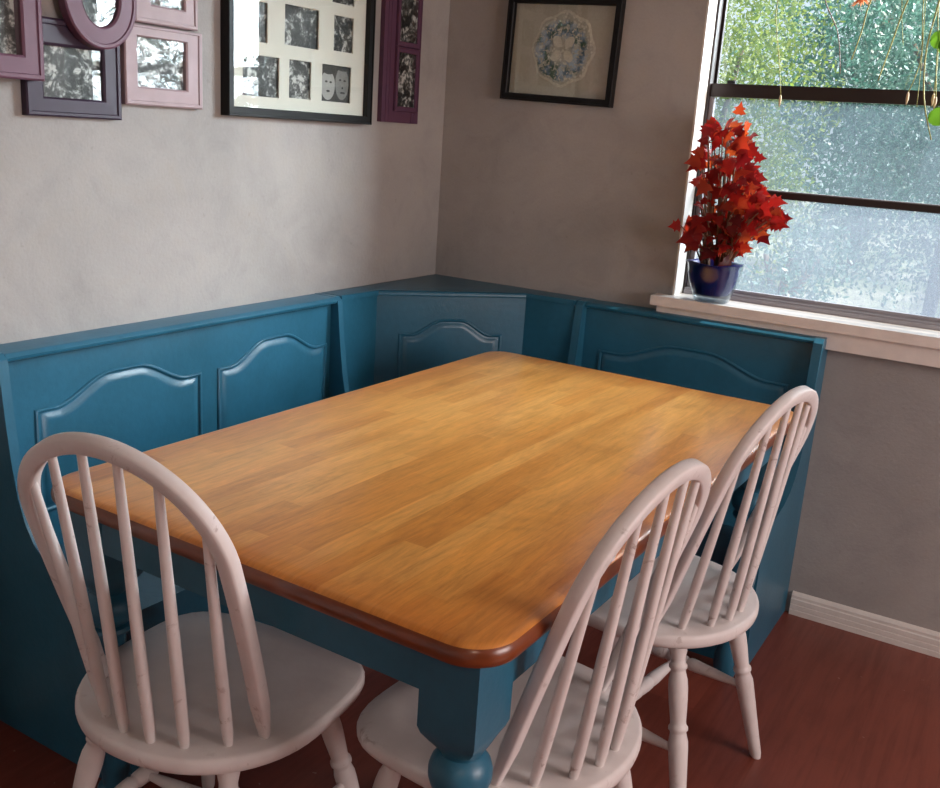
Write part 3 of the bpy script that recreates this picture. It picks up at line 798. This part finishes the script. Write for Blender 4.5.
bm = bmesh.new()                       # four raised cream petals at the heart
for q in range(4):
    a0 = q * pi / 2 + pi / 4
    vs = []
    for k in range(20):
        t = 2 * pi * k / 20; u = .030 + .020 * cos(t); v_ = .014 * sin(t)
        vs.append(bm.verts.new((.006 + u * cos(a0) - v_ * sin(a0), .006 + u * sin(a0) + v_ * cos(a0), .0095)))
    bm.faces.new(vs)
mesh_obj('petals', bm, M['lace_cream'], dl)
slab('glass', -hw + .018, hw - .018, -hh + .018, hh - .018, .0165, .0175, M['glass'], r)

# ------------------------------------------------------------------ potted red plant on the sill
PX, PY, PZ = 1.018, -.008, .937
pl = tag(empty('potted_plant', (PX, PY, PZ)), 'red-leaved plant in a cobalt blue glazed pot on the window sill', 'plant')
prof = [(r_ * 1.19 * (1 - .16 * max(0, .1 - z_) / .1), z_) for r_, z_ in [(.046, .012), (.052, .014), (.058, .030), (.064, .055), (.066, .080), (.0635, .098), (.066, .108), (.071, .115), (.0725, .118), (.069, .119), (.062, .112), (.060, .100), (.058, .096)]]
bm = bmesh.new(); lathe_in(bm, prof, 48, None, False)
bm.verts.ensure_lookup_table()
bot = [v for v in bm.verts if abs(v.co.z - .012) < 1e-6]; bm.faces.new(bot[::-1])
for v in bm.verts:                       # gently scalloped lip
    a = math.atan2(v.co.y, v.co.x); k = max(0, (v.co.z - .095) / .024)
    v.co.z += .004 * k * cos(3 * a + .6); s = 1 + .035 * k * cos(3 * a + .6); v.co.x *= s; v.co.y *= s
for v in bm.verts: v.co.z = .022 + (v.co.z - .012) * .93
mesh_obj('pot', bm, M['pot'], pl, True, 60)
bm = bmesh.new(); lathe_in(bm, [(.001, .001), (.050, .001), (.054, .004), (.060, .022), (.0695, .050), (.0785, .085), (.0835, .112), (.086, .118), (.0845, .118), (.082, .112), (.077, .085), (.068, .050), (.0585, .022), (.051, .006), (.001, .005)], 48, Matrix.Translation((.004, 0, 0)), False)
mesh_obj('clear_cup', bm, M['clear_plastic'], pl, True, 60)
bm = bmesh.new(); lathe_in(bm, [(.002, .094), (.058, .094)], 32, None, False)
bmesh.ops.holes_fill(bm, edges=bm.edges)
mesh_obj('soil', bm, M['soil'], pl)
def maple_leaf(bm, base, tip_dir, up, size, lobes=5, curl=.25, mat=0):
    """star-lobed pointed leaf"""
    z = Vector(tip_dir).normalized(); u = Vector(up); u = (u - u.dot(z) * z).normalized(); w = z.cross(u)
    outline = [(0, 0), (.22, -.06), (.40, .02), (.62, .10), (.40, .26), (.34, .36), (.52, .52), (.30, .56), (.20, .66), (.10, .84), (0, 1.08)]
    outline = outline + [(-a, b) for a, b in outline[-2:0:-1]]
    vs = []
    for a, b in outline:
        h = -curl * (a * a * 1.2 + (b - .3) ** 2 * .8) + random.uniform(-.03, .03)
        vs.append(bm.verts.new(Vector(base) + (w * a + z * b + u * h) * size))
    c = bm.verts.new(Vector(base) + (z * .35 + u * .03) * size)
    n = len(vs)
    for i in range(n): bm.faces.new((c, vs[i], vs[(i + 1) % n])).material_index = mat
    return vs
rnd = random.Random(11)
# leaf clusters read off the plant: (dx, height, spread)
stems_bm = bmesh.new(); leaves = bmesh.new()
targets = []
def T_(dx, dz, r, n):
    for _ in range(int(n * 1.5)):
        targets.append((dx + rnd.uniform(-r, r), rnd.uniform(-.10, .045), dz + rnd.uniform(-r, r) * .8))
T_(-.045, .525, .012, 3); T_(-.03, .50, .03, 9); T_(.03, .49, .035, 12); T_(-.065, .43, .022, 7); T_(.045, .43, .03, 8); T_(-.02, .42, .03, 6)
T_(.00, .37, .045, 12); T_(.07, .36, .03, 9); T_(-.06, .35, .015, 3); T_(.05, .31, .05, 14); T_(.12, .30, .03, 9); T_(.155, .28, .02, 6); T_(.00, .29, .04, 8); T_(-.035, .24, .03, 7)
T_(.06, .24, .04, 10); T_(.11, .23, .03, 6); T_(-.095, .225, .008, 2); T_(-.05, .20, .02, 4); T_(.01, .19, .04, 8); T_(.07, .18, .025, 6); T_(.03, .15, .03, 5); T_(.175, .26, .01, 2)
roots = [Vector((rnd.uniform(-.035, .035), rnd.uniform(-.035, .035), .095)) for _ in range(13)]
for i, (dx, dy, dz) in enumerate(targets):
    tip = Vector((dx, min(dy, .045), dz))
    root = min(roots, key=lambda q: abs(q.x * 2.5 - dx) + rnd.uniform(0, .04))
    mid = root.lerp(tip, .55) + Vector((-(tip.x - root.x) * .18, 0, .02))
    pts = []
    for k in range(8):
        t = k / 7; pts.append(root * (1 - t) ** 2 + mid * 2 * t * (1 - t) + tip * t * t)
    if i % 2 == 0: sweep_in(stems_bm, pts, [.0032 - .0018 * k / 7 for k in range(8)], 6)
    d = Vector((tip.x * 1.2 + rnd.uniform(-.06, .06), rnd.uniform(-.08, .02), rnd.uniform(-.10, .03)))
    size = rnd.uniform(.028, .056)
    upv = Vector((rnd.uniform(-.4, .4), -.9, rnd.uniform(.0, .8)))
    maple_leaf(leaves, tip, d, upv, size, curl=rnd.uniform(.1, .5))
for q in roots: sweep_in(stems_bm, [q, q + Vector((rnd.uniform(-.01, .01), 0, .09)), q + Vector((rnd.uniform(-.03, .03), 0, .19))], [.0042, .0038, .003], 6)
for bmx in (stems_bm, leaves):
    for v in bmx.verts: v.co.y = min(v.co.y, .066 - max(0, 0))
mesh_obj('stem', stems_bm, M['stem'], pl, True)
# the leaves rise from the crown of stems; a pointed young shoot stands at the top
maple_leaf(leaves, (.02, -.02, .555), (.05, 0, .5), (0, -1, .1), .035)
mesh_obj('foliage', leaves, M['red_leaf'], pl, True, 60)

# ------------------------------------------------------------------ hanging plant by the window, pull cord
hp = tag(empty('hanging_plant', (1.66, -.14, 2.05)), 'hanging plant with trailing strands and a few green leaves before the window', 'plant')
O = Vector((1.66, -.14, 2.05))
bm = bmesh.new(); lathe_in(bm, [(.07, -.02), (.10, .02), (.13, .10), (.135, .15), (.125, .15), (.115, .10), (.07, .0)], 28, None, True)
mesh_obj('basket', bm, M['basket'], hp, True, 60)
bm = bmesh.new()
for k in range(3):
    a = k * 2 * pi / 3; sweep_in(bm, [(.13 * cos(a), .13 * sin(a), .145), (0, 0, .36)], .0018, 6)
sweep_in(bm, [(0, 0, .35), (0, 0, .399)], .003, 6)
mesh_obj('hanger', bm, M['cord'], hp)
def W(x, y, z): return Vector((x, y, z)) - O
def strand(bm, pts, r0=.0022, r1=.0012):
    P = [W(*p) for p in pts]; out = []
    n = 14
    for k in range(n + 1):
        t = k / n * (len(P) - 1); i = min(int(t), len(P) - 2); f = t - i
        p0, p1, p2, p3 = P[max(i - 1, 0)], P[i], P[i + 1], P[min(i + 2, len(P) - 1)]
        out.append(.5 * ((2 * p1) + (-p0 + p2) * f + (2 * p0 - 5 * p1 + 4 * p2 - p3) * f * f + (-p0 + 3 * p1 - 3 * p2 + p3) * f ** 3))
    sweep_in(bm, out, [r0 + (r1 - r0) * k / n for k in range(n + 1)], 6)
Y0 = -.10
for pts, r0 in (([(1.64, Y0, 2.09), (1.40, Y0, 2.14), (1.16, Y0, 2.03), (1.125, Y0, 1.79), (1.152, Y0, 1.64), (1.170, Y0, 1.545)], .0018),
                ([(1.60, Y0, 2.06), (1.42, Y0, 1.95), (1.367, Y0, 1.79), (1.357, Y0, 1.717), (1.342, Y0, 1.642)], .0026),
                ([(1.61, Y0, 2.07), (1.50, Y0, 1.93), (1.454, Y0, 1.778), (1.437, Y0, 1.693), (1.417, Y0, 1.591)], .0026),
                ([(1.60, Y0, 2.05), (1.44, Y0, 1.92), (1.443, Y0, 1.79), (1.464, Y0, 1.68)], .0012),
                ([(1.62, Y0, 2.07), (1.50, Y0, 1.90), (1.494, Y0, 1.789), (1.512, Y0, 1.65), (1.496, Y0, 1.565)], .0018),
                ([(1.63, Y0, 2.07), (1.505, Y0, 1.90), (1.500, Y0, 1.789), (1.514, Y0, 1.65), (1.522, Y0, 1.53)], .0012),
                ([(1.64, Y0, 2.07), (1.55, Y0 - .02, 1.90), (1.532, Y0 - .02, 1.763), (1.524, Y0 - .02, 1.663), (1.539, Y0 - .02, 1.548), (1.573, Y0 - .02, 1.45)], .0026),
                ([(1.65, Y0, 2.07), (1.54, Y0 + .02, 1.90), (1.528, Y0 + .02, 1.789), (1.548, Y0 + .02, 1.66), (1.555, Y0 + .02, 1.565)], .0022),
                ([(1.66, Y0, 2.07), (1.58, Y0 - .01, 1.86), (1.548, Y0 - .01, 1.70), (1.565, Y0 - .01, 1.555)], .0022),
                ([(1.66, Y0, 2.07), (1.60, Y0, 1.86), (1.570, Y0, 1.72), (1.585, Y0, 1.58)], .0022)):
    sb = bmesh.new(); strand(sb, pts, r0, r0 * .6)
    st = mesh_obj('strand', sb, M['strand'], hp, True)
    if pts[-1][2] < 1.58 and pts[-1][2] > 1.54:      # pale dried tips
        e = W(*pts[-1]); sb = bmesh.new(); lathe_in(sb, [(.0012, 0), (.0034, -.006), (.0038, -.018), (.0008, -.034)], 10, Matrix.Translation(e + Vector((0, 0, .002))))
        mesh_obj('dry_tip', sb, M['tassel'], st, True)
vb = bmesh.new()
strand(vb, [(1.58, Y0, 2.06), (1.32, Y0, 2.02), (1.235, Y0, 1.88), (1.251, Y0, 1.791), (1.297, Y0, 1.709), (1.319, Y0, 1.606)], .0018, .0012)
mesh_obj('vine', vb, M['stem'], hp, True)
for (x, z, dx, dz, s) in ((1.527, 1.690, .7, .1, .072), (1.560, 1.70, .35, -.9, .06), (1.555, 1.500, .8, .25, .07), (1.60, 1.70, .5, -.5, .05), (1.60, 1.60, .7, -.3, .05), (1.58, 1.79, .2, .5, .05), (1.60, 1.45, .5, .1, .05)):
    lb_ = bmesh.new(); n = 16; c = W(x, Y0 - .01, z); d = Vector((dx, 0, dz)).normalized(); w = d.cross(Vector((0, 1, 0)))
    vs = [];
    for k in range(n):
        t = 2 * pi * k / n; a = .5 - .5 * cos(t); b = sin(t) * .34 * (1.15 - a * .4)
        vs.append(lb_.verts.new(c + (d * a + w * b + Vector((0, -abs(b) * .3, 0))) * s))
    cc = lb_.verts.new(c + d * .5 * s + Vector((0, -.004, 0)))
    for k in range(n): lb_.faces.new((cc, vs[k], vs[(k + 1) % n]))
    sweep_in(lb_, [c, c.lerp(W(1.60, Y0, z + .09), .6), W(1.62, Y0, z + .16)], .0012, 5)
    mesh_obj('leaf', lb_, M['green_leaf'], hp, True)
bb = bmesh.new()
for k in range(60):
    a = rnd.uniform(0, 2 * pi); e = rnd.uniform(-1.2, 1.2); d = Vector((cos(a) * cos(e), sin(a) * cos(e), sin(e) * .8)); c = W(1.345, Y0, 1.795)
    w = d.cross(Vector((.2, .3, 1))).normalized() * .0035
    p = c + d * .008; q = c + d * rnd.uniform(.026, .042)
    bb.faces.new([bb.verts.new(p - w), bb.verts.new(p + w), bb.verts.new(q)])
sweep_in(bb, [W(1.345, Y0, 1.80), W(1.40, Y0, 1.93), W(1.58, Y0, 2.05)], .0014, 6)
mesh_obj('bloom', bb, M['bloom'], hp)
# ------------------------------------------------------------------ outdoors
tag(mesh_obj('ground', box(-25, 30, WALL_T + .05, 45, -.5, -.35), M['ground']), 'sunlit patchy lawn outside', 'ground', kind='structure')
def leaf_cloud(bm, c, rad, n, size, rg):
    for _ in range(n):
        while True:
            d = Vector((rg.uniform(-1, 1), rg.uniform(-1, 1), rg.uniform(-1, 1)))
            if .25 < d.length < 1: break
        d = d.normalized() * (.45 + .55 * rg.random() ** .6)
        p = Vector((c[0] + d.x * rad[0], c[1] + d.y * rad[1], c[2] + d.z * rad[2]))
        s = size * rg.uniform(.5, 1.3)
        a = Vector((rg.gauss(0, 1), rg.gauss(0, 1), rg.gauss(0, 1))).normalized(); b = a.orthogonal().normalized()
        bm.faces.new([bm.verts.new(p - a * s), bm.verts.new(p + b * s * .45), bm.verts.new(p + a * s), bm.verts.new(p - b * s * .45)])
def bush(name, label, x, y, w, hgt, mat, n, size, base=-.35, seed=0):
    rg = random.Random(seed); r = tag(empty(name, (x, y, base)), label, 'shrub' if hgt < 3.4 else 'tree')
    bm = bmesh.new()
    k = 12
    for i in range(k):
        cxx = rg.uniform(-w * .6, w * .6); cz_ = (.22 + .66 * (i + .5) / k) * hgt
        leaf_cloud(bm, (cxx, rg.uniform(-.5, .5), cz_), (w * .62, w * .4, hgt * .2), n // k, size, rg)
    me = bpy.data.meshes.new('foliage'); bm.to_mesh(me); bm.free(); me.materials.append(mat)
    link(bpy.data.objects.new('foliage', me), r)
    bm = bmesh.new()
    for i in range(3): sweep_in(bm, [(0, 0, 0), (rg.uniform(-.2, .2) * w, 0, hgt * .35), (rg.uniform(-.5, .5) * w, rg.uniform(-.2, .2), hgt * .7)], [.06, .05, .02], 8)
    mesh_obj('trunk', bm, M['bark'], r, True)
    return r
for i, (x, y, w_, h_, mt, n_, sz, lab) in enumerate((
        (-5.0, 8.3, 1.3, 4.0, 'tree_mid', 6000, .05, 'mid-green tree outside, behind the left jamb of the window'),
        (-1.95, 8.3, 1.3, 4.0, 'tree_yellow', 16000, .034, 'yellow-green tree outside in the front row, behind the red plant'),
        (.85, 8.3, 1.4, 4.1, 'tree_teal', 20000, .034, 'blue-green tree outside in the front row, filling the right of the upper pane'),
        (4.1, 8.3, 1.3, 3.9, 'tree_mid', 9000, .045, 'mid-green tree outside, beyond the right side of the window'),
        (-10.5, 13.6, 2.0, 5.2, 'tree_teal', 5000, .085, 'tall blue-green tree farthest to the left in the back row outside'),
        (-5.7, 13.6, 2.0, 5.4, 'tree_yellow', 12000, .055, 'tall yellow-green tree in the back row, hidden mostly behind the left window jamb'),
        (-.9, 13.6, 2.0, 5.4, 'tree_teal', 20000, .055, 'tall blue-green tree in the back row, seen between the two front trees'),
        (3.9, 13.6, 2.0, 5.2, 'tree_mid', 5000, .085, 'tall mid-green tree in the back row outside, second from its right end'),
        (7.2, 8.3, 1.3, 4.0, 'tree_yellow', 9000, .045, 'yellow-green tree in the front row outside, between two mid-green trees'),
        (10.3, 8.3, 1.3, 4.2, 'tree_mid', 9000, .05, 'mid-green tree in the front row outside, second from its right end'),
        (13.4, 8.3, 1.3, 4.2, 'tree_yellow', 9000, .05, 'yellow-green tree at the right end of the front row outside'),
        (8.7, 13.6, 2.0, 5.4, 'tree_teal', 8000, .07, 'tall blue-green tree at the right end of the back row outside'),
        (-.05, 5.6, .55, 1.25, 'tree_teal', 2600, .03, 'low blue-green shrub outside, seen through the dusty glass beside the red plant'),
        (1.9, 5.6, .55, 1.6, 'tree_yellow', 3000, .03, 'low yellow-green shrub outside, seen through the right of the dusty glass'))):
    bush('tree' if h_ > 2 else 'shrub', lab, x, y, w_, h_, M[mt], n_, sz, seed=i + 1)

# ------------------------------------------------------------------ light
w = bpy.data.worlds.new('World'); scene.world = w; w.use_nodes = True
nt = w.node_tree; nt.nodes.clear()
bg = nt.nodes.new('ShaderNodeBackground'); wo = nt.nodes.new('ShaderNodeOutputWorld')
sky = nt.nodes.new('ShaderNodeTexSky'); sky.sky_type = 'HOSEK_WILKIE'; sky.turbidity = 3.0; sky.ground_albedo = .4
sky.sun_direction = Vector((.49, .196, .85)).normalized()
mixn = nt.nodes.new('ShaderNodeMix'); mixn.data_type = 'RGBA'; mixn.inputs[0].default_value = .55
nt.links.new(sky.outputs[0], mixn.inputs[6]); mixn.inputs[7].default_value = (.80, .90, 1.0, 1)
nt.links.new(mixn.outputs[2], bg.inputs[0]); bg.inputs[1].default_value = 1.25
nt.links.new(bg.outputs[0], wo.inputs[0])
def light(name, typ, loc, direction, energy, color, **kw):
    l = bpy.data.lights.new(name, typ); l.energy = energy; l.color = color
    for k, v in kw.items(): setattr(l, k, v)
    o = bpy.data.objects.new(name, l); o.location = loc
    o.rotation_euler = Vector(direction).to_track_quat('-Z', 'Y').to_euler(); return link(o)
light('sun', 'SUN', (3, 6, 8), (-.55, -.22, -1.0), 13, (1, .95, .86), angle=math.radians(.7))
light('bright_sky', 'SUN', (6, 8, 6), (-.95, -1.0, -.58), 24, (.84, .93, 1.0), angle=math.radians(48))
# sky portal at the window; the side area lamp is an added fill
light('window_daylight', 'AREA', ((WX0 + WX1) / 2, WALL_T + .06, (WZ0 + WZ1) / 2), (0, -1, -.15), 26, (.86, .94, 1.0), shape='RECTANGLE', size=WX1 - WX0, size_y=WZ1 - WZ0).data.cycles.is_portal = True
light('side_fill_light', 'AREA', (RX + .10, (W2[0] + W2[1]) / 2, (W2[2] + W2[3]) / 2), (-1, 0, -.12), 46, (1.0, .85, .81), shape='RECTANGLE', size=W2[1] - W2[0] - .1, size_y=W2[3] - W2[2] - .1)
# pendant lamp over the room behind the viewer
lp = tag(empty('pendant_lamp', (2.5, -3.6, CZ)), 'brass pendant lamp on the ceiling behind the viewer', 'lamp')
bm = bmesh.new(); sweep_in(bm, [(0, 0, 0), (0, 0, -.28)], .006, 8); mesh_obj('rod', bm, M['brass'], lp)
bm = bmesh.new(); lathe_in(bm, [(.03, -.27), (.06, -.29), (.15, -.36), (.16, -.40), (.155, -.40), (.05, -.30)], 28, None, False); mesh_obj('lamp_shade', bm, M['brass'], lp, True)
light('pendant_bulb', 'POINT', (2.5, -3.6, CZ - .42), (0, 0, -1), 12, (1.0, .82, .68), shadow_soft_size=.06)

# ------------------------------------------------------------------ camera
cam = bpy.data.cameras.new('camera'); co = bpy.data.objects.new('camera', cam); COL.objects.link(co)
f_px, cxx, cyy, czz, yaw, pit, rol, ppx, ppy = 966.55, 1.90404, -2.92199, 1.39655, .528005, -.264099, .0678881, 474.847, 392.360
fw = Vector((-sin(yaw) * cos(pit), cos(yaw) * cos(pit), sin(pit)))
rt = Vector((cos(yaw), sin(yaw), 0)); up = rt.cross(fw)
r2 = rt * cos(rol) + up * sin(rol); u2 = -rt * sin(rol) + up * cos(rol)
co.matrix_world = Matrix(((r2.x, u2.x, -fw.x, cxx), (r2.y, u2.y, -fw.y, cyy), (r2.z, u2.z, -fw.z, czz), (0, 0, 0, 1)))
cam.sensor_fit = 'HORIZONTAL'; cam.sensor_width = 36; cam.lens = f_px / 940 * 36
cam.shift_x = (470 - ppx) / 940; cam.shift_y = (ppy - 394) / 940
cam.clip_start = .05; cam.clip_end = 200
scene.camera = co
scene.view_settings.view_transform = 'Standard'; scene.view_settings.look = 'None'
scene.view_settings.gamma = 1; scene.view_settings.use_curve_mapping = False
scene.view_settings.exposure = 0.43
cy_ = scene.cycles
cy_.use_denoising = True; cy_.max_bounces = 10; cy_.diffuse_bounces = 5; cy_.glossy_bounces = 4; cy_.transparent_max_bounces = 12
cy_.sample_clamp_indirect = 6.0; cy_.caustics_reflective = False; cy_.caustics_refractive = False
